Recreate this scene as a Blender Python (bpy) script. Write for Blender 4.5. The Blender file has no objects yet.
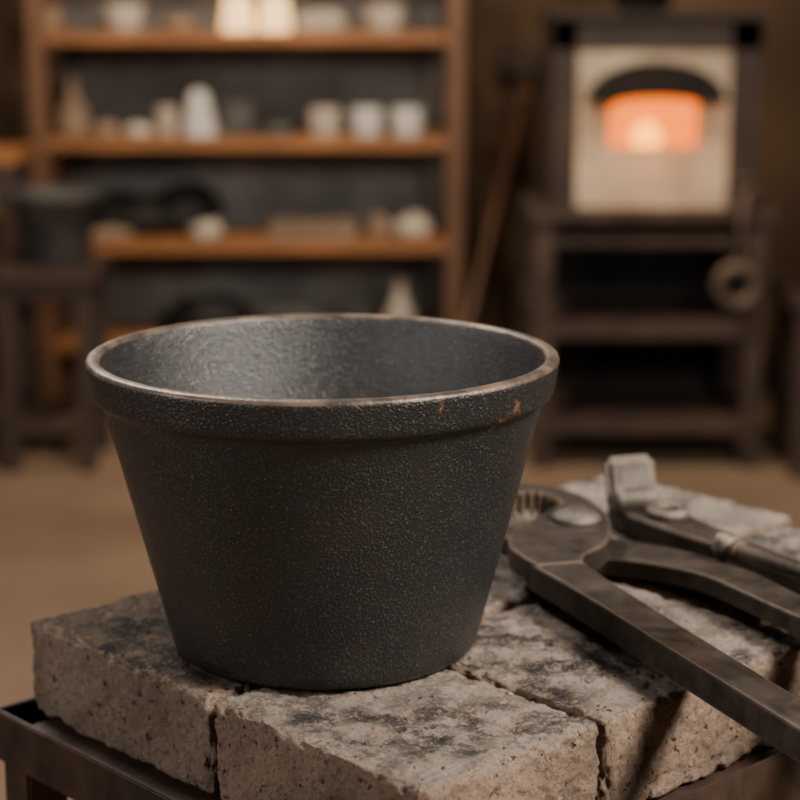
import bpy, bmesh, math, random
from mathutils import Vector, Matrix, noise
random.seed(7)
S = bpy.context.scene
COL = S.collection

# ------------------------------------------------------------ materials
def new_mat(name):
    m = bpy.data.materials.new(name); m.use_nodes = True
    nt = m.node_tree; b = nt.nodes['Principled BSDF']
    return m, nt, b
def ramp(nt, fac, stops, interp='LINEAR'):
    r = nt.nodes.new('ShaderNodeValToRGB'); r.color_ramp.interpolation = interp
    e = r.color_ramp.elements
    while len(e) < len(stops): e.new(0.5)
    for i, (p, c) in enumerate(stops):
        e[i].position = p; e[i].color = (c[0], c[1], c[2], 1) if not isinstance(c, float) else (c, c, c, 1)
    nt.links.new(fac, r.inputs[0]); return r
def mix(nt, fac, a, b):
    m = nt.nodes.new('ShaderNodeMix'); m.data_type = 'RGBA'
    for s, v in ((m.inputs[0], fac), (m.inputs[6], a), (m.inputs[7], b)):
        if hasattr(v, 'is_linked') or hasattr(v, 'links'): nt.links.new(v, s)
        elif isinstance(v, (tuple, list)): s.default_value = (v[0], v[1], v[2], 1)
        else: s.default_value = v
    return m.outputs[2]
def mathn(nt, op, a, b=None, clamp=False):
    m = nt.nodes.new('ShaderNodeMath'); m.operation = op; m.use_clamp = clamp
    for s, v in ((m.inputs[0], a), (m.inputs[1], b)):
        if v is None: continue
        if isinstance(v, (int, float)): s.default_value = v
        else: nt.links.new(v, s)
    return m.outputs[0]
def coords(nt): return nt.nodes.new('ShaderNodeTexCoord').outputs['Object']
def noise_n(nt, vec, scale, detail=4, rough=.55):
    n = nt.nodes.new('ShaderNodeTexNoise'); n.inputs['Scale'].default_value = scale
    n.inputs['Detail'].default_value = detail; n.inputs['Roughness'].default_value = rough
    nt.links.new(vec, n.inputs['Vector']); return n.outputs['Fac']
def bump(nt, b, h, strength, dist):
    n = nt.nodes.new('ShaderNodeBump'); n.inputs['Strength'].default_value = strength
    n.inputs['Distance'].default_value = dist
    nt.links.new(h, n.inputs['Height']); nt.links.new(n.outputs[0], b.inputs['Normal'])

def simple(name, c1, c2=None, scale=12, rough=.7, metal=0, bs=.3, bd=.002, bscale=None, emit=None, es=0, spec=.4):
    m, nt, b = new_mat(name)
    c2 = c2 or tuple(x*.6 for x in c1)
    co = coords(nt); f = noise_n(nt, co, scale)
    r = ramp(nt, f, [(.35, c2), (.65, c1)])
    nt.links.new(r.outputs[0], b.inputs['Base Color'])
    b.inputs['Roughness'].default_value = rough; b.inputs['Metallic'].default_value = metal
    b.inputs['Specular IOR Level'].default_value = spec
    bump(nt, b, noise_n(nt, co, bscale or scale*6, 3), bs, bd)
    if emit:
        b.inputs['Emission Color'].default_value = (*emit, 1); b.inputs['Emission Strength'].default_value = es
    return m

def wood(name, c1, c2, axis='X', rough=.55):
    m, nt, b = new_mat(name)
    mp = nt.nodes.new('ShaderNodeMapping'); nt.links.new(coords(nt), mp.inputs[0])
    s = [14, 14, 14]; s['XYZ'.index(axis)] = 1.5
    mp.inputs['Scale'].default_value = s
    f = noise_n(nt, mp.outputs[0], 3, 5, .6)
    r = ramp(nt, f, [(.3, c2), (.7, c1)])
    nt.links.new(r.outputs[0], b.inputs['Base Color']); b.inputs['Roughness'].default_value = rough
    bump(nt, b, f, .3, .003); return m

# cast iron body
def iron_pot():
    m, nt, b = new_mat('cast_iron')
    co = coords(nt)
    big = noise_n(nt, co, 9, 4)
    c = ramp(nt, big, [(.35, (.0125, .0120, .0124)), (.7, (.021, .0200, .0203))]).outputs[0]
    pat = ramp(nt, noise_n(nt, co, 14, 5, .65), [(.56, 0.0), (.74, 1.0)]).outputs[0]
    c = mix(nt, mathn(nt, 'MULTIPLY', pat, .35), c, (.040, .026, .016))
    grain = noise_n(nt, co, 640, 2, .5)
    sp = ramp(nt, grain, [(.57, 0.0), (.70, 1.0)]).outputs[0]
    c = mix(nt, mathn(nt, 'MULTIPLY', sp, .34), c, (.15, .138, .126))
    det = noise_n(nt, co, 170, 4, .65)
    for p, rad in (((.072, -.128, .1860), .0040), ((.108, -.096, .168), .0060), ((.1165, -.088, .176), .0052)):
        vd = nt.nodes.new('ShaderNodeVectorMath'); vd.operation = 'DISTANCE'
        nt.links.new(co, vd.inputs[0]); vd.inputs[1].default_value = p
        d = mathn(nt, 'DIVIDE', vd.outputs['Value'], rad)
        d = mathn(nt, 'ADD', d, mathn(nt, 'MULTIPLY', mathn(nt, 'SUBTRACT', det, .5), 4.0))
        k = ramp(nt, d, [(.25, 1.0), (1.0, 0.0)]).outputs[0]
        c = mix(nt, mathn(nt, 'MULTIPLY', k, .6), c, (.22, .095, .045))
    nt.links.new(c, b.inputs['Base Color'])
    b.inputs['Metallic'].default_value = .12
    b.inputs['Specular IOR Level'].default_value = .62
    r = ramp(nt, noise_n(nt, co, 60, 3), [(.3, .33), (.7, .42)]).outputs[0]
    nt.links.new(r, b.inputs['Roughness'])
    h2 = noise_n(nt, co, 40, 2)
    h = mathn(nt, 'ADD', grain, mathn(nt, 'MULTIPLY', h2, .10))
    bump(nt, b, h, .85, .0012)
    return m
M_IRON = iron_pot()
M_LIP = simple('worn_rim_edge', (.165, .118, .085), (.048, .038, .033), 45, .45, .4, .6, .0008, 350)

def brick_mat(name, tan, grey, soot, lo=.46, hi=.56):
    m, nt, b = new_mat(name)
    co = coords(nt)
    oi = nt.nodes.new('ShaderNodeObjectInfo')
    sh = nt.nodes.new('ShaderNodeVectorMath'); sh.operation = 'ADD'
    nt.links.new(co, sh.inputs[0]); nt.links.new(oi.outputs['Location'], sh.inputs[1])
    v = sh.outputs[0]
    base = ramp(nt, noise_n(nt, v, 11, 7, .68), [(.32, tuple(x*.5 for x in tan)), (.62, tan)]).outputs[0]
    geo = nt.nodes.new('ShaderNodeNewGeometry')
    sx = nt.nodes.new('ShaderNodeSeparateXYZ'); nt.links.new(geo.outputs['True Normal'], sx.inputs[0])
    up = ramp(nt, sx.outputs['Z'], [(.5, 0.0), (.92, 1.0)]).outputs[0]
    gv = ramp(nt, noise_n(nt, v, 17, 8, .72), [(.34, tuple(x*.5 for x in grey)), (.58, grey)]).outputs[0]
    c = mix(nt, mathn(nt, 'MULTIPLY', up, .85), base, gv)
    st = ramp(nt, noise_n(nt, v, 30, 12, .84), [(lo, 0.0), (hi, 1.0)]).outputs[0]
    stm = ramp(nt, noise_n(nt, v, 9, 3, .5), [(.38, .3), (.55, 1.0)]).outputs[0]
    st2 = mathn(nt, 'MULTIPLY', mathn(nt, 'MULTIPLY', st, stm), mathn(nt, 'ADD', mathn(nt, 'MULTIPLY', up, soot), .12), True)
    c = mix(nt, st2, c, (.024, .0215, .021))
    fl = ramp(nt, noise_n(nt, v, 260, 8, .8), [(.40, 1.0), (.48, 0.0)]).outputs[0]
    c = mix(nt, mathn(nt, 'MULTIPLY', fl, .6), c, (.060, .046, .038))
    wh = ramp(nt, noise_n(nt, v, 120, 8, .8), [(.54, 0.0), (.66, 1.0)]).outputs[0]
    c = mix(nt, mathn(nt, 'MULTIPLY', wh, .4), c, (.50, .42, .35))
    wv = nt.nodes.new('ShaderNodeVectorMath'); wv.operation = 'SCALE'
    nn = nt.nodes.new('ShaderNodeTexNoise'); nn.inputs['Scale'].default_value = 200; nt.links.new(v, nn.inputs['Vector'])
    nt.links.new(nn.outputs['Color'], wv.inputs[0]); wv.inputs['Scale'].default_value = .006
    wa = nt.nodes.new('ShaderNodeVectorMath'); wa.operation = 'ADD'
    nt.links.new(v, wa.inputs[0]); nt.links.new(wv.outputs[0], wa.inputs[1])
    pits = None
    for scl, l in ((200, .72), (85, .82)):
        vo = nt.nodes.new('ShaderNodeTexVoronoi'); vo.inputs['Scale'].default_value = scl
        nt.links.new(wa.outputs[0], vo.inputs['Vector'])
        sc = nt.nodes.new('ShaderNodeSeparateColor'); nt.links.new(vo.outputs['Color'], sc.inputs[0])
        thr = ramp(nt, sc.outputs[0], [(l, 0.0), (1.0, .42)]).outputs[0]
        pit = mathn(nt, 'MULTIPLY', mathn(nt, 'SUBTRACT', thr, vo.outputs['Distance']), 9, True)
        pits = pit if pits is None else mathn(nt, 'MAXIMUM', pits, pit)
    c = mix(nt, mathn(nt, 'MULTIPLY', pits, .7), c, (.025, .019, .016))
    nt.links.new(c, b.inputs['Base Color'])
    b.inputs['Roughness'].default_value = .93; b.inputs['Specular IOR Level'].default_value = .2
    h = mathn(nt, 'SUBTRACT', mathn(nt, 'ADD', noise_n(nt, v, 330, 8, .8), mathn(nt, 'MULTIPLY', noise_n(nt, v, 90, 4, .6), .8)), mathn(nt, 'MULTIPLY', pits, 1.0))
    bump(nt, b, h, 1.0, .0038)
    return m
M_BRICK = brick_mat('fire_brick', (.39, .275, .20), (.355, .300, .258), 1.0)
M_BRICK_DK = brick_mat('sooty_fire_brick', (.37, .27, .205), (.185, .132, .090), 1.1, .43, .54)

M_FRAME = simple('rusty_angle_iron', (.060, .034, .023), (.020, .014, .012), 22, .6, .3, .5, .001, 150, spec=.3)
def tool_mat(name, c1, c2, edge, spec, metal, r0, r1):
    m, nt, b = new_mat(name); co = coords(nt)
    c = ramp(nt, noise_n(nt, co, 30, 8, .75), [(.38, c2), (.64, c1)]).outputs[0]
    rs = ramp(nt, noise_n(nt, co, 75, 6, .75), [(.56, 0.0), (.70, 1.0)]).outputs[0]
    c = mix(nt, mathn(nt, 'MULTIPLY', rs, .35), c, (.13, .070, .038))
    geo = nt.nodes.new('ShaderNodeNewGeometry')
    bv = nt.nodes.new('ShaderNodeBevel'); bv.inputs['Radius'].default_value = .0025; bv.samples = 4
    dp = nt.nodes.new('ShaderNodeVectorMath'); dp.operation = 'DOT_PRODUCT'
    nt.links.new(bv.outputs[0], dp.inputs[0]); nt.links.new(geo.outputs['True Normal'], dp.inputs[1])
    ed = ramp(nt, dp.outputs['Value'], [(.86, 1.0), (.985, 0.0)]).outputs[0]
    c = mix(nt, mathn(nt, 'MULTIPLY', ed, .65), c, edge)
    nt.links.new(c, b.inputs['Base Color']); b.inputs['Metallic'].default_value = metal
    b.inputs['Specular IOR Level'].default_value = spec
    nt.links.new(ramp(nt, noise_n(nt, co, 90, 3), [(.3, r0), (.7, r1)]).outputs[0], b.inputs['Roughness'])
    bump(nt, b, noise_n(nt, co, 180, 8, .75), .8, .0014); return m
M_TOOL = tool_mat('forged_steel', (.062, .047, .037), (.017, .0135, .0115), (.40, .29, .20), .25, .4, .38, .55)
M_TOOL2 = tool_mat('grey_steel', (.17, .145, .125), (.055, .047, .041), (.38, .30, .23), .3, .55, .36, .52)

M_WOOD = wood('shelf_wood', (.40, .165, .052), (.15, .060, .020))
M_WOODV = wood('post_wood', (.15, .070, .031), (.070, .032, .015), 'Z')
M_DKWOOD = wood('dark_stool_wood', (.060, .035, .026), (.025, .017, .013), 'Z')
M_STAND = simple('stand_painted_steel', (.088, .056, .042), (.040, .028, .022), 8, .55, .3)
M_FURN = simple('furnace_casing', (.050, .034, .027), (.026, .019, .016), 6, .6, .2)
M_PANEL = simple('furnace_refractory_panel', (.55, .45, .34), (.36, .28, .20), 7, .8)
M_BLACK = simple('black_iron', (.014, .012, .011), (.007, .006, .006), 20, .6, .1, spec=.2)
M_RING = simple('worn_ring_steel', (.13, .095, .072), (.065, .048, .038), 20, .5, .3)
M_GLOW = simple('furnace_glow', (.05, .02, .005), (.03, .01, .004), 7, .9, emit=(1, .165, .0), es=2.7)
M_HOT = simple('glowing_charge', (.2, .1, .02), (.2, .1, .02), 7, .8, emit=(1, .36, .02), es=5.0)
M_PLASTER = simple('pale_plaster', (.47, .41, .34), (.31, .26, .21), 15, .85)
M_WHITE = simple('white_ceramic', (.58, .56, .54), (.41, .39, .37), 15, .6)
M_LAMP = simple('lit_votive_shade', (.9, .7, .45), (.85, .6, .35), 9, .6, emit=(1, .56, .20), es=1.8)
M_GREYB = simple('slate_grey', (.075, .070, .068), (.036, .034, .035), 12, .7)
M_TAN = simple('tan_clay', (.24, .168, .115), (.13, .088, .060), 12, .85)
M_BLUE = simple('faded_blue_paint', (.13, .20, .24), (.08, .13, .16), 10, .6)

def wall_mat(name, c1, c2, s=1.3):
    m, nt, b = new_mat(name); co = coords(nt)
    c = ramp(nt, noise_n(nt, co, s, 6, .6), [(.3, c2), (.7, c1)]).outputs[0]
    nt.links.new(c, b.inputs['Base Color']); b.inputs['Roughness'].default_value = .9
    b.inputs['Specular IOR Level'].default_value = .2
    bump(nt, b, noise_n(nt, co, 25, 4), .3, .01); return m
M_WALL = wall_mat('wall_brown_plaster', (.125, .077, .045), (.050, .031, .019))
M_BACKP = wall_mat('shelf_back_grey', (.25, .24, .225), (.060, .057, .055), 2.5)
M_FLOOR = wall_mat('floor_dusty_concrete', (.225, .156, .105), (.130, .087, .058), 1.6)
M_CEIL = wall_mat('ceiling_dark', (.05, .038, .03), (.035, .026, .02))

# ------------------------------------------------------------ geometry helpers
def add(name, me, mat=None, parent=None, smooth=False):
    o = bpy.data.objects.new(name, me); COL.objects.link(o)
    if mat: me.materials.append(mat)
    if parent: o.parent = parent
    if smooth:
        for p in me.polygons: p.use_smooth = True
    return o
def empty(name, loc=(0, 0, 0), rz=0):
    e = bpy.data.objects.new(name, None); e.empty_display_size = .1
    e.location = loc; e.rotation_euler = (0, 0, rz); COL.objects.link(e); return e
def box(name, c, s, mat, parent=None, bev=.003, rot=(0, 0, 0)):
    bm = bmesh.new(); bmesh.ops.create_cube(bm, size=1)
    bmesh.ops.scale(bm, vec=s, verts=bm.verts)
    b = min(bev, min(s)*.3)
    if b > 0: bmesh.ops.bevel(bm, geom=bm.edges[:], offset=b, segments=2, affect='EDGES')
    me = bpy.data.meshes.new(name); bm.to_mesh(me); bm.free()
    o = add(name, me, mat, parent); o.location = c; o.rotation_euler = rot; return o
def lathe(name, prof, mat, parent=None, loc=(0, 0, 0), seg=48, rot=(0, 0, 0), smooth=True):
    bm = bmesh.new(); rings = []
    for r, z in prof:
        if r < 1e-6: rings.append([bm.verts.new((0, 0, z))])
        else: rings.append([bm.verts.new((r*math.cos(2*math.pi*i/seg), r*math.sin(2*math.pi*i/seg), z)) for i in range(seg)])
    for a, b in zip(rings, rings[1:]):
        for i in range(seg):
            j = (i+1) % seg
            if len(a) == 1 and len(b) == 1: continue
            if len(a) == 1: bm.faces.new((a[0], b[j], b[i]))
            elif len(b) == 1: bm.faces.new((a[i], a[j], b[0]))
            else: bm.faces.new((a[i], a[j], b[j], b[i]))
    bmesh.ops.recalc_face_normals(bm, faces=bm.faces)
    me = bpy.data.meshes.new(name); bm.to_mesh(me); bm.free()
    o = add(name, me, mat, parent, smooth); o.location = loc; o.rotation_euler = rot; return o
def strip(name, pts, z0, z1, mat, parent, bev=.002, res=6):
    """flat forged bar: pts=(x,y,width[,z offset]) smoothed centre line, extruded z0..z1"""
    P = [Vector((p[0], p[1], p[2])) for p in pts]
    ZO = [p[3] if len(p) > 3 else 0 for p in pts]
    out = []; zo = []
    for i in range(len(P)-1):
        p0 = P[max(i-1, 0)]; p1 = P[i]; p2 = P[i+1]; p3 = P[min(i+2, len(P)-1)]
        for k in range(res):
            t = k/res
            out.append(.5*((2*p1)+(p2-p0)*t+(2*p0-5*p1+4*p2-p3)*t*t+(3*p1-p0-3*p2+p3)*t**3)); zo.append(ZO[i]*(1-t)+ZO[i+1]*t)
    out.append(P[-1]); zo.append(ZO[-1])
    bm = bmesh.new(); secs = []
    for i, p in enumerate(out):
        a = out[max(i-1, 0)]; b = out[min(i+1, len(out)-1)]
        d = Vector((b.x-a.x, b.y-a.y)).normalized(); n = Vector((-d.y, d.x)); w = p.z/2
        q = [(p.x+n.x*w, p.y+n.y*w, z0+zo[i]), (p.x-n.x*w, p.y-n.y*w, z0+zo[i]), (p.x-n.x*w, p.y-n.y*w, z1+zo[i]), (p.x+n.x*w, p.y+n.y*w, z1+zo[i])]
        secs.append([bm.verts.new(v) for v in q])
    for a, b in zip(secs, secs[1:]):
        for i in range(4): bm.faces.new((a[i], a[(i+1) % 4], b[(i+1) % 4], b[i]))
    bm.faces.new(secs[0][::-1]); bm.faces.new(secs[-1])
    bmesh.ops.recalc_face_normals(bm, faces=bm.faces)
    me = bpy.data.meshes.new(name); bm.to_mesh(me); bm.free()
    o = add(name, me, mat, parent)
    m = o.modifiers.new('bevel', 'BEVEL'); m.width = bev; m.segments = 2; m.limit_method = 'ANGLE'; m.angle_limit = math.radians(50)
    return o
def rod(name, p0, p1, r, mat, parent=None, seg=20, r1=None):
    p0 = Vector(p0); p1 = Vector(p1); d = p1-p0; L = d.length; r1 = r1 or r
    e = min(r, r1)*.25
    o = lathe(name, [(0, 0), (r-e, 0), (r, e), (r1, L-e), (r1-e, L), (0, L)], mat, parent, p0, seg)
    o.rotation_mode = 'QUATERNION'; o.rotation_quaternion = d.to_track_quat('Z', 'Y'); return o

# ------------------------------------------------------------ room
def slab(name, c, s, mat): return box(name, c, s, mat, None, 0)
slab('floor', (-.2, 1.9, -.05), (6.0, 9.2, .1), M_FLOOR)
slab('wall_back', (-.2, 6.45, 1.4), (6.0, .1, 2.8), M_WALL)
slab('wall_left', (-3.15, 1.9, 1.4), (.1, 9.0, 2.8), M_WALL)
slab('wall_right', (2.75, 1.9, 1.4), (.1, 9.0, 2.8), M_WALL)
slab('ceiling', (-.2, 1.9, 2.85), (6.0, 9.2, .1), M_CEIL)
slab('baseboard_back', (-.2, 6.385, .05), (5.8, .03, .1), M_DKWOOD)

# ------------------------------------------------------------ crucible pot
ZT = .9325           # brick top
def make_pot():
    prof = [(0, .0), (.089, .0), (.0955, .0012), (.0990, .0048), (.1007, .011)]
    n = 26; D = .0025
    for i in range(1, n):
        t = i/n; prof.append((.1007+(.1390-.1007)*t, .011+(.158+D-.011)*t))
    up = [(.1392, .1585), (.1402, .1618), (.1428, .1645), (.1456, .1662), (.1468, .1685), (.1474, .172), (.1493, .1845), (.1497, .187)]
    prof += [(r, z+D) for r, z in up]
    prof += [(r, z+D) for r, z in ((.1490, .1889), (.1473, .1898), (.1435, .1901), (.1418, .1893), (.1408, .1875), (.139, .18))]
    for i in range(1, n):
        t = i/n; prof.append((.139-(.139-.094)*t, .18+D-(.18+D-.020)*t))
    prof += [(.090, .0135), (.080, .011), (0, .010)]
    o = lathe('cast_iron_crucible', prof, M_IRON, None, (-.0487, 1.187, ZT+.0002), 180)
    o.data.materials.append(M_LIP)
    for p in o.data.polygons:
        c = p.center; r = math.hypot(c.x, c.y)
        if c.z > .1875+D and .1412 < r: p.material_index = 1
    return o
make_pot()

# ------------------------------------------------------------ bricks
a_ang = math.radians(-47)
A = Vector((math.cos(a_ang), math.sin(a_ang))); B = Vector((-A.y, A.x))
C = Vector((.012, .945))
def ab(a, b): return C+A*a+B*b
BH = .067
def brick(a0, a1, b0, b1, seed, mat, step=.0023, drot=0, h=BH, ztop=ZT, r0=.0058):
    la = a1-a0; lb = b1-b0
    c = ab((a0+a1)/2, (b0+b1)/2)
    hx, hy, hz = la/2, lb/2, h/2
    nx, ny, nz = [max(3, int(v/step)) for v in (la, lb, h)]
    vs = []; idx = {}; fs = []
    off = Vector((seed*13.7, seed*5.1, seed*2.3))
    def V(i, j, k):
        key = (i, j, k)
        if key in idx: return idx[key]
        p = Vector((-hx+la*i/nx, -hy+lb*j/ny, -hz+h*k/nz))
        r = r0*(1+.6*noise.noise((p+off)*22))+.007*max(0, noise.noise((p+off)*95))
        r = max(.002, r)
        q = Vector((max(-hx+r, min(hx-r, p.x)), max(-hy+r, min(hy-r, p.y)), max(-hz+r, min(hz-r, p.z))))
        d = p-q
        if d.length > 1e-9:
            dn = d.normalized()
            amt = .0017*(noise.fractal((p+off)*75, .5, 2.1, 5)-.6)
            amt -= .0075*max(0, noise.noise((p+off)*190)-.36)
            amt -= .011*max(0, noise.noise((p+off*1.7)*46)-.44)
            if abs(dn.z) < .6:
                amt -= .0030*max(0, noise.noise(Vector(((p.x+off.x)*70, (p.y+off.y)*70, p.z*9)))-.25)
            amt = min(0, amt)
            p2 = q+dn*(r+amt)
        else: p2 = p
        idx[key] = len(vs); vs.append(p2); return idx[key]
    for i in range(nx):
        for j in range(ny):
            fs.append((V(i, j, 0), V(i, j+1, 0), V(i+1, j+1, 0), V(i+1, j, 0)))
            fs.append((V(i, j, nz), V(i+1, j, nz), V(i+1, j+1, nz), V(i, j+1, nz)))
    for i in range(nx):
        for k in range(nz):
            fs.append((V(i, 0, k), V(i+1, 0, k), V(i+1, 0, k+1), V(i, 0, k+1)))
            fs.append((V(i, ny, k), V(i, ny, k+1), V(i+1, ny, k+1), V(i+1, ny, k)))
    for j in range(ny):
        for k in range(nz):
            fs.append((V(0, j, k), V(0, j, k+1), V(0, j+1, k+1), V(0, j+1, k)))
            fs.append((V(nx, j, k), V(nx, j+1, k), V(nx, j+1, k+1), V(nx, j, k+1)))
    me = bpy.data.meshes.new('fire_brick'); me.from_pydata(vs, [], fs); me.update()
    o = add('fire_brick', me, mat, None, True)
    o.location = (c.x, c.y, ztop-hz); o.rotation_euler = (0, 0, a_ang+drot)
    return o
brick(-.185, 0, 0, .147, 1, M_BRICK, .0016)
brick(-.389, -.190, 0, .205, 2, M_BRICK_DK, .0017, math.radians(.6))
brick(-.185, 0, .151, .36, 3, M_BRICK, .0019)
brick(-.387, -.190, .211, .40, 4, M_BRICK, .0032)
brick(-.185, 0, .365, .575, 5, M_BRICK, .0028)
brick(-.387, -.190, .406, .60, 6, M_BRICK, .0035)

# ------------------------------------------------------------ steel stand carrying the bricks
st = empty('steel_work_stand', (C.x, C.y, 0), a_ang)
zb = ZT-BH
a0, a1, b0, b1 = -.409, .022, -.015, .615
L = .036
for nm, c, s in (('rail_left_lip', ((a0+a1)/2, b0, zb+.001-L/2), (a1-a0, .005, L)),
                 ('rail_back_lip', ((a0+a1)/2, b1, zb+.004-L/2), (a1-a0, .005, L)),
                 ('rail_right_lip', (a1, (b0+b1)/2, zb+.012-.021), (.005, b1-b0, .042)),
                 ('rail_far_lip', (a0, (b0+b1)/2, zb+.001-L/2), (.005, b1-b0, L))):
    box(nm, c, s, M_FRAME, st, .001)
for nm, c, s in (('flange_left', ((a0+a1)/2, b0+.02, zb-.003), (a1-a0, .04, .005)),
                 ('flange_back', ((a0+a1)/2, b1-.02, zb-.003), (a1-a0, .04, .005)),
                 ('flange_right', (a1-.02, (b0+b1)/2, zb-.003), (.04, b1-b0, .005)),
                 ('flange_far', (a0+.02, (b0+b1)/2, zb-.003), (.04, b1-b0, .005)),
                 ('bearer_1', (-.187, (b0+b1)/2, zb-.006), (.05, b1-b0, .01)),
                 ('bearer_2', ((a0+a1)/2, .3, zb-.018), (a1-a0, .04, .012))):
    box(nm, c, s, M_FRAME, st, .001)
for i, (a, b) in enumerate(((a0+.018, b0+.018), (a1-.014, .322), (a0+.018, b1-.018), (a1-.018, b1-.018), (a1-.018, b0+.018))):
    box('leg_%d' % (i+1), (a, b, (zb-.006)/2), (.032, .032, zb-.006), M_FRAME, st, .002)
z = .22
box('brace_1', ((a0+a1)/2, b0+.018, z), (a1-a0-.05, .02, .03), M_FRAME, st)
box('brace_2', ((a0+a1)/2, b1-.018, z), (a1-a0-.05, .02, .03), M_FRAME, st)
box('brace_3', (a0+.018, (b0+b1)/2, z), (.02, b1-b0-.05, .03), M_FRAME, st)
box('brace_4', (a1-.018, (b0+b1)/2, z), (.02, b1-b0-.05, .03), M_FRAME, st)

# ------------------------------------------------------------ tongs
tg = empty('blacksmith_tongs')
z = ZT-.0003
strip('arm_upper_head', [(.083, 1.452, .012), (.100, 1.461, .018), (.122, 1.452, .021), (.137, 1.420, .024), (.133, 1.384, .048), (.124, 1.350, .064), (.115, 1.322, .070), (.108, 1.298, .062), (.107, 1.276, .044), (.111, 1.258, .034)],
      z+.0145, z+.0315, M_TOOL, tg, .003)
strip('arm_upper_handle', [(.0995, 1.287, .026), (.108, 1.265, .036), (.127, 1.217, .031), (.173, 1.100, .028), (.220, .982, .026), (.262, .877, .025)],
      z+.0095, z+.0300, M_TOOL, tg, .0025)
strip('arm_lower', [(.076, 1.440, .012), (.073, 1.420, .018), (.085, 1.395, .026), (.125, 1.362, .050), (.166, 1.346, .050), (.205, 1.303, .040, .005), (.230, 1.253, .034, .010), (.268, 1.165, .029, .012), (.36, .990, .026, .012)],
      z, z+.0143, M_TOOL, tg, .0022)
lathe('rivet', [(0, 0), (.0185, 0), (.019, .002), (.018, .0045), (.0145, .0075), (.008, .0095), (0, .0102)], M_TOOL2, tg, (.131, 1.366, z+.031), 40)
lathe('rivet_tail', [(0, 0), (.008, 0), (.008, .02), (0, .02)], M_TOOL2, tg, (.131, 1.366, z+.013), 24)
for i in range(9):
    t = math.radians(118-i*17); rr = .027
    px, py = .101+rr*math.cos(t), 1.421+rr*math.sin(t)*1.05
    box('tooth_%d' % (i+1), (px, py, z+.0215), (.010, .0040, .0195), M_TOOL, tg, .001, (0, 0, t))

# clamp behind
cl = empty('steel_clamp')
strip('bar', [(.178, 1.468, .030), (.192, 1.440, .040), (.217, 1.395, .038), (.250, 1.340, .028), (.292, 1.272, .025), (.385, 1.13, .023)], z, z+.020, M_TOOL, cl, .003)
box('upright_lug', (.1825, 1.460, z+.036), (.040, .014, .042), M_TOOL2, cl, .006, (math.radians(-16), 0, math.radians(16)))
rod('lug_barrel', (.168, 1.440, z+.026), (.201, 1.451, z+.026), .0095, M_TOOL2, cl, 24)
lathe('boss', [(.009, 0), (.016, 0), (.017, .002), (.017, .006), (.015, .008), (.010, .008), (.009, .006), (.009, 0)], M_TOOL2, cl, (.207, 1.417, z+.0195), 36)
bolt = empty('clamp_screw')
p0 = Vector((.2345, 1.300, z+.030)); p1 = Vector((.345, 1.100, z+.038)); dd = (p1-p0).normalized()
rod('shank', p0, p1, .0058, M_TOOL, bolt)
rod('head', p0-dd*.010, p0+dd*.006, .011, M_TOOL2, bolt, 6)
rod('collar', p0+dd*.007, p0+dd*.013, .009, M_TOOL, bolt)

# ------------------------------------------------------------ shelf unit
sh = empty('wooden_shelf_unit')
YF, YB = 5.9, 6.28
XL, XR = -1.115, .172
for i, (x, y) in enumerate(((XL, YF+.03), (XR, YF+.03), (XL, YB-.03), (XR, YB-.03))):
    box('post_%d' % (i+1), (x, y, .85), (.052, .06, 1.70), M_WOODV, sh, .004)
SZ = [1.205, .882, .562, .24]
for i, zz in enumerate([1.56]+SZ):
    box('board_%d' % (i+1), ((XL+XR)/2, (YF+YB)/2+.004, zz), (XR-XL-.054, YB-YF-.01, .036), M_WOOD, sh, .004)
box('back_panel', ((XL+XR)/2, YB+.012, .9), (XR-XL, .015, 1.5), M_BACKP, sh, 0)
def X(u, Y=6.0): return (u-400)/1900*Y*.995
def shelf_z(i): return SZ[i]+.0185
def cup(name, u, zi, r, h, mat, Y=6.02, flare=1.0):
    return lathe(name, [(0, 0), (r*.8*flare, 0), (r*.86*flare, h*.05), (r, h*.97), (r*.95, h), (r*.9, h*.97), (r*.78*flare, h*.1), (0, h*.08)], mat, None, (X(u), Y, shelf_z(zi)), 32)
def rock(name, u, zi, sx, sy, sz, mat, Y=6.02, seed=0):
    bm = bmesh.new(); bmesh.ops.create_icosphere(bm, subdivisions=3, radius=1)
    for v in bm.verts:
        k = 1+.30*noise.noise(v.co*1.6+Vector((seed*3.1, 0, seed)))+.10*noise.noise(v.co*4+Vector((seed, 0, 0)))
        v.co = Vector((v.co.x*sx/2*k, v.co.y*sy/2*k, max(-.6, v.co.z*k)*sz/2))
    me = bpy.data.meshes.new(name); bm.to_mesh(me); bm.free()
    o = add(name, me, mat, None, True); o.location = (X(u), Y, shelf_z(zi)+.3*sz); return o
# top shelf
cup('clay_bowl', 50, 0, .055, .07, M_TAN)
cup('ceramic_bowl', 127, 0, .062, .085, M_PLASTER)
rock('clay_lump', 182, 0, .10, .10, .06, M_TAN, seed=2)
def votive(u):
    e = empty('glowing_votive_lamp', (X(u), 5.99, shelf_z(0)))
    lathe('shade', [(0, 0), (.050, 0), (.052, .012), (.040, .095), (.033, .11), (.030, .107), (0, .104)], M_LAMP, e, (0, 0, 0), 32)
votive(240); votive(277)
box('plaster_block', (X(322), 6.03, shelf_z(0)+.03), (.14, .11, .06), M_PLASTER, None, .012)
cup('ceramic_bowl', 385, 0, .062, .08, M_PLASTER)
cup('iron_mug', 432, 0, .045, .075, M_GREYB)
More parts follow.
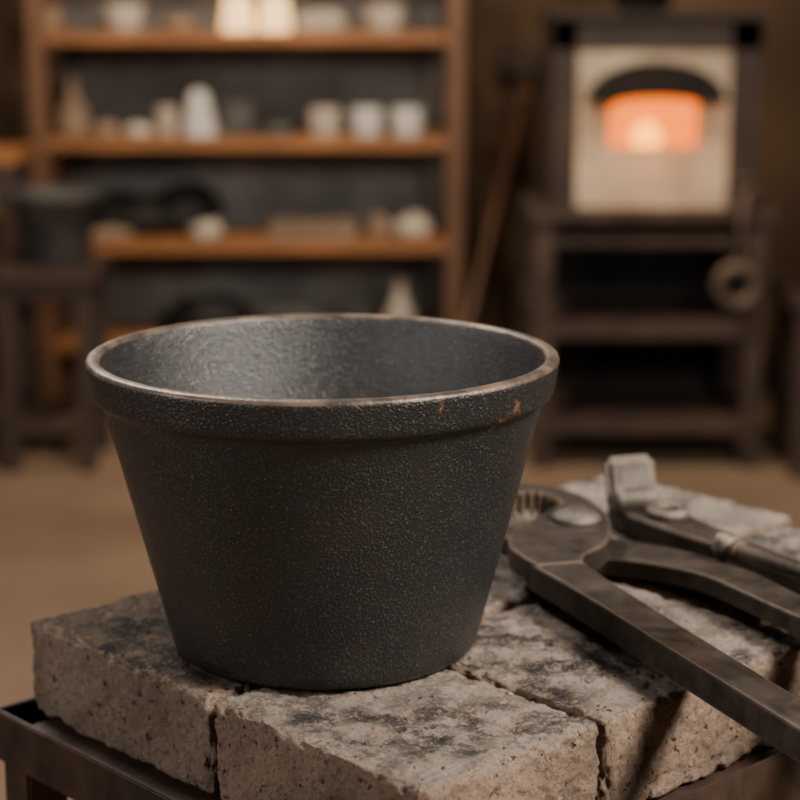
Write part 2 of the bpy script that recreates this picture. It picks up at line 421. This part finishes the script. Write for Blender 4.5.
# middle shelf
lathe('clay_bottle', [(0, 0), (.050, 0), (.054, .02), (.046, .08), (.022, .12), (.015, .14), (.014, .18), (.018, .185), (0, .185)], M_TAN, None, (X(73), 6.03, shelf_z(1)), 32)
rock('plaster_lump', 107, 1, .09, .1, .06, M_TAN, seed=5)
rock('plaster_lump', 138, 1, .09, .11, .05, M_PLASTER, seed=6)
cup('ceramic_cup', 167, 1, .034, .09, M_PLASTER)
lathe('plaster_cone', [(0, 0), (.058, 0), (.059, .01), (.030, .130), (.023, .142), (0, .145)], M_WHITE, None, (X(200), 6.0, shelf_z(1)), 28)
box('slate_block', (X(237), 6.06, shelf_z(1)+.055), (.10, .09, .11), M_GREYB, None, .008)
rock('slate_rubble', 278, 1, .12, .10, .05, M_GREYB, seed=9)
for u, mt in ((325, M_PLASTER), (367, M_WHITE), (407, M_WHITE)):
    cup('white_cup', u, 1, .047, .088, mt, 6.0, 1.22)
# third shelf
rock('scrap_iron_heap', 130, 2, .34, .2, .15, M_BLACK, 6.12, seed=11)
rock('scrap_iron_heap', 180, 2, .22, .18, .20, M_BLACK, 6.14, seed=12)
rock('clay_slab', 107, 2, .16, .08, .05, M_TAN, 5.965, seed=13)
rock('plaster_chunk', 206, 2, .10, .09, .075, M_PLASTER, 5.97, seed=4)
tr = empty('casting_tray', (X(312), 6.02, shelf_z(2)))
box('base', (0, 0, .010), (.28, .2, .02), M_TAN, tr, .004)
for i, (x, y, sx, sy) in enumerate(((0, -.095, .28, .012), (0, .095, .28, .012), (-.135, 0, .012, .18), (.135, 0, .012, .18))):
    box('rim_%d' % (i+1), (x, y, .03), (sx, sy, .035), M_TAN, tr, .003)
for i in range(4):
    box('ingot_%d' % (i+1), (-.09+i*.06, 0, .038), (.045, .13, .035), M_TAN, tr, .008)
rock('plaster_fragment', 380, 2, .08, .08, .09, M_TAN, 6.0, seed=14)
rock('plaster_fragment', 412, 2, .12, .1, .09, M_PLASTER, 6.02, seed=15)
# low shelf
rock('coal_heap', 205, 3, .30, .22, .17, M_BLACK, 6.05, seed=16)
rock('coal_heap', 290, 3, .24, .2, .12, M_GREYB, 6.05, seed=17)
lathe('clay_bottle', [(0, 0), (.046, 0), (.05, .02), (.046, .08), (.024, .12), (.016, .14), (.016, .18), (.021, .185), (0, .185)], M_PLASTER, None, (X(400), 6.0, shelf_z(3)), 32)

# ------------------------------------------------------------ furnace on stand
fs = empty('furnace_stand')
fy0, fy1 = 5.30, 5.78
fx0, fx1 = .375, 1.035
box('top_plate', ((fx0+fx1)/2, (fy0+fy1)/2, .733), (fx1-fx0+.03, fy1-fy0+.03, .034), M_STAND, fs, .004)
for i, (x, y) in enumerate(((fx0+.03, fy0+.03), (fx1-.03, fy0+.03), (fx0+.03, fy1-.03), (fx1-.03, fy1-.03))):
    box('leg_%d' % (i+1), (x, y, .358), (.055, .055, .716), M_STAND, fs, .004)
for i, zz in enumerate((.66, .405, .125)):
    box('front_rail_%d' % (i+1), ((fx0+fx1)/2, fy0+.03, zz), (fx1-fx0-.1, .035, .05 if i else .03), M_STAND, fs)
    box('back_rail_%d' % (i+1), ((fx0+fx1)/2, fy1-.03, zz), (fx1-fx0-.1, .035, .05 if i else .03), M_STAND, fs)
    box('side_rail_a_%d' % (i+1), (fx0+.03, (fy0+fy1)/2, zz), (.03, fy1-fy0-.1, .045), M_STAND, fs)
    box('side_rail_b_%d' % (i+1), (fx1-.03, (fy0+fy1)/2, zz), (.03, fy1-fy0-.1, .045), M_STAND, fs)
for i, zz in enumerate((.42, .14)):
    box('rack_shelf_%d' % (i+1), ((fx0+fx1)/2, (fy0+fy1)/2, zz), (fx1-fx0-.1, fy1-fy0-.07, .015), M_STAND, fs)
box('rack_back_sheet', ((fx0+fx1)/2, fy1-.008, .38), (fx1-fx0-.08, .008, .62), M_BLACK, fs, .001)
fu = empty('muffle_furnace')
zf = .751
X0, X1 = .425, 1.0
zt_f = 1.27
box('side_left', (X0+.02, 5.56, (zf+zt_f)/2), (.04, .42, zt_f-zf), M_FURN, fu)
box('side_right', (X1-.02, 5.56, (zf+zt_f)/2), (.04, .42, zt_f-zf), M_FURN, fu)
box('casing_top', ((X0+X1)/2, 5.56, zt_f-.02), (X1-X0-.08, .42, .04), M_FURN, fu)
box('casing_bottom', ((X0+X1)/2, 5.56, zf+.0105), (X1-X0-.08, .42, .02), M_FURN, fu)
box('casing_back', ((X0+X1)/2, 5.76, (zf+zt_f)/2), (X1-X0-.08, .02, zt_f-zf-.1), M_FURN, fu)
box('cap', ((X0+X1)/2+.01, 5.55, zt_f+.010), (X1-X0+.05, .48, .022), M_FURN, fu, .006)
box('frame_top', ((X0+X1)/2, 5.345, zt_f-.042), (X1-X0, .03, .084), M_FURN, fu)
box('frame_left', (X0+.034, 5.345, (zf+zt_f)/2), (.068, .03, zt_f-zf), M_FURN, fu)
box('frame_right', (X1-.042, 5.345, (zf+zt_f)/2), (.084, .03, zt_f-zf), M_FURN, fu)
def arch_pts(xc, z0, w, h, rise, n=14):
    pts = [(xc-w/2, z0), (xc+w/2, z0)]
    for i in range(n+1):
        t = math.pi*i/n
        pts.append((xc+w/2*math.cos(t), z0+h-rise+rise*math.sin(t)))
    return pts
def plate_with_hole(name, x0, x1, z0, z1, hole, y0, y1, mat, parent):
    bm = bmesh.new()
    outer = [(x0, z0), (x1, z0), (x1, z1), (x0, z1)]
    eds = []
    for loop in (outer, hole):
        vs = [bm.verts.new((p[0], y0, p[1])) for p in loop]
        for i in range(len(vs)): eds.append(bm.edges.new((vs[i], vs[(i+1) % len(vs)])))
    bmesh.ops.triangle_fill(bm, edges=eds, use_beauty=True, use_dissolve=False)
    g = bmesh.ops.extrude_face_region(bm, geom=bm.faces[:])
    for v in [e for e in g['geom'] if isinstance(e, bmesh.types.BMVert)]: v.co.y = y1
    bmesh.ops.recalc_face_normals(bm, faces=bm.faces)
    me = bpy.data.meshes.new(name); bm.to_mesh(me); bm.free()
    return add(name, me, mat, parent)
xc = .708
hole = arch_pts(xc, .918, .25, .15, .028)
plate_with_hole('front_panel', X0+.064, X1-.080, zf+.001, zt_f-.082, hole, 5.335, 5.39, M_PANEL, fu)
box('chamber_back', (xc, 5.62, .99), (.30, .02, .24), M_GLOW, fu, 0)
box('chamber_floor', (xc, 5.505, .895), (.30, .22, .02), M_GLOW, fu, 0)
box('chamber_roof', (xc, 5.505, 1.09), (.30, .22, .02), M_GLOW, fu, 0)
box('chamber_side_a', (xc-.15, 5.505, .99), (.02, .22, .22), M_GLOW, fu, 0)
box('chamber_side_b', (xc+.15, 5.505, .99), (.02, .22, .22), M_GLOW, fu, 0)
lathe('hot_charge', [(0, 0), (.035, 0), (.042, .02), (.036, .05), (.02, .07), (0, .08)], M_HOT, fu, (xc, 5.50, .906), 24)
def hood():
    bm = bmesh.new(); n = 24
    def ring(w, rise, zb, y):
        return [bm.verts.new((xc+w*math.cos(math.pi*i/n), y, zb+rise*math.sin(math.pi*i/n))) for i in range(n+1)]
    zb_ = 1.050
    o1 = ring(.190, .108, zb_, 5.335); o2 = ring(.190, .108, zb_, 5.27)
    i1 = ring(.124, .022, zb_-.012, 5.335); i2 = ring(.124, .022, zb_-.012, 5.27)
    for k in range(n):
        bm.faces.new((o1[k], o1[k+1], o2[k+1], o2[k])); bm.faces.new((i1[k], i2[k], i2[k+1], i1[k+1]))
        bm.faces.new((o2[k], o2[k+1], i2[k+1], i2[k])); bm.faces.new((o1[k], i1[k], i1[k+1], o1[k+1]))
    bm.faces.new((o1[0], o2[0], i2[0], i1[0])); bm.faces.new((o1[n], i1[n], i2[n], o2[n]))
    bmesh.ops.recalc_face_normals(bm, faces=bm.faces)
    me = bpy.data.meshes.new('mouth_hood'); bm.to_mesh(me); bm.free(); return add('mouth_hood', me, M_BLACK, fu)
hood()
rod('flue', (.70, 5.6, zt_f+.021), (.70, 5.6, 2.79), .085, M_BLACK, fu)
rt = empty('hanging_ring_ladle')
def ringo(name, c, R, r, mat, parent, rx=math.pi/2):
    prof = [(R+r*math.cos(2*math.pi*i/12), r*math.sin(2*math.pi*i/12)) for i in range(13)]
    return lathe(name, prof, mat, parent, c, 32, (rx, 0, 0))
ringo('ring', (.940, 5.243, .545), .052, .019, M_RING, rt)
lathe('dish', [(0, 0), (.047, 0), (.047, .01), (0, .01)], M_BLACK, rt, (.940, 5.262, .545), 24, (math.pi/2, 0, 0))
rod('handle', (.940, 5.243, .605), (.955, 5.262, .80), .010, M_RING, rt)
ringo('eye', (.956, 5.262, .822), .022, .007, M_RING, rt)
# leaning long-handled tools
lt = empty('long_handled_tools')
rod('pole_1', (.12, 5.66, .014), (.43, 6.375, 1.08), .015, M_WOODV, lt)
rod('pole_2', (.20, 5.78, .014), (.41, 6.375, .98), .013, M_DKWOOD, lt)
rod('broom_handle', (.40, 6.10, .014), (.385, 6.37, 1.12), .013, M_DKWOOD, lt)
box('broom_head', (.385, 6.355, 1.12), (.15, .05, .09), M_DKWOOD, lt, .01)

# ------------------------------------------------------------ stools and left clutter
def stool(name, x, y, w, d, h, mat):
    e = empty(name, (x, y, 0))
    box('seat', (0, 0, h-.02), (w, d, .04), mat, e, .006)
    for i, (sx, sy) in enumerate(((-1, -1), (1, -1), (-1, 1), (1, 1))):
        box('leg_%d' % (i+1), (sx*(w/2-.04), sy*(d/2-.04), (h-.04)/2), (.045, .045, h-.04), mat, e)
    for i, s in enumerate((-1, 1)):
        box('stretcher_%d' % (i+1), (0, s*(d/2-.04), .13), (w-.12, .03, .04), mat, e)
        box('side_stretcher_%d' % (i+1), (s*(w/2-.04), 0, .17), (.03, d-.12, .04), mat, e)
        box('apron_%d' % (i+1), (0, s*(d/2-.04), h-.065), (w-.12, .025, .05), mat, e)
    return e
stool('work_stool', -1.0, 5.42, .30, .34, .585, M_DKWOOD)
lathe('iron_pot', [(0, 0), (.092, 0), (.1, .01), (.105, .175), (.118, .18), (.120, .205), (.112, .208), (.098, .19), (.095, .02), (0, .018)], M_GREYB, None, (-.985, 5.42, .5855), 40)
stool('low_stool', 1.235, 5.35, .30, .34, .52, M_DKWOOD)
wb = empty('side_workbench')
box('top', (-1.62, 5.76, .865), (.98, .28, .04), M_WOOD, wb)
box('lower_board', (-1.62, 5.76, .70), (.86, .24, .025), M_WOOD, wb)
for i, (x, y) in enumerate(((-2.07, 5.65), (-1.165, 5.65), (-2.07, 5.87), (-1.165, 5.87))):
    box('leg_%d' % (i+1), (x, y, .4225), (.05, .05, .845), M_DKWOOD, wb)
box('blue_crate', (-1.30, 5.76, .7125+.05), (.2, .18, .10), M_BLUE, wb, .008)  # blue crate standing on the lower board, not a drawer

# ------------------------------------------------------------ lights
def area(name, loc, tgt, size, power, col, sy=None):
    l = bpy.data.lights.new(name, 'AREA'); l.energy = power; l.color = col; l.size = size
    if sy: l.shape = 'RECTANGLE'; l.size_y = sy
    o = bpy.data.objects.new(name, l); COL.objects.link(o); o.location = loc
    o.rotation_euler = (Vector(tgt)-Vector(loc)).to_track_quat('-Z', 'Y').to_euler(); return o
area('key_area_light', (1.35, .45, 2.4), (0, 1.2, .95), .6, 130, (1, .91, .80))  # unseen key area light from upper right; no window stands here
area('fill_area_light', (-2.2, .2, 2.0), (0, 1.3, 1.0), 1.0, 36, (1, .95, .90))  # added soft fill from the left, without any window behind it
area('back_rim_light', (-.9, 2.5, 2.6), (-.05, 1.2, 1.1), .6, 60, (1, .93, .84))
area('shelf_area_light', (-.5, 4.5, 2.7), (-.5, 6.1, .9), .6, 82, (1, .82, .62))  # added warm area light to brighten the shelves; no ceiling fixture
area('furnace_area_light', (.9, 4.2, 2.7), (.7, 5.4, .9), .5, 27, (1, .80, .60))  # unseen area light aimed at the furnace; no lamp hangs there
pl = bpy.data.lights.new('furnace_fire_light', 'POINT'); pl.energy = 1.3; pl.color = (1, .42, .15); pl.shadow_soft_size = .06
o = bpy.data.objects.new('furnace_fire_light', pl); COL.objects.link(o); o.location = (xc, 5.2, .95)
w = bpy.data.worlds.new('world'); S.world = w; w.use_nodes = True
bg = w.node_tree.nodes['Background']; bg.inputs[0].default_value = (.9, .80, .70, 1); bg.inputs[1].default_value = .09

# ------------------------------------------------------------ camera
cd = bpy.data.cameras.new('camera'); cam = bpy.data.objects.new('camera', cd); COL.objects.link(cam)
cam.location = (0, 0, 1.35); cam.rotation_euler = (math.radians(90-12.18), 0, 0)
cd.sensor_width = 36; cd.lens = 1900/800*36
cd.dof.use_dof = True; cd.dof.focus_distance = 1.11; cd.dof.aperture_fstop = 5.4
cd.clip_start = .02
S.camera = cam
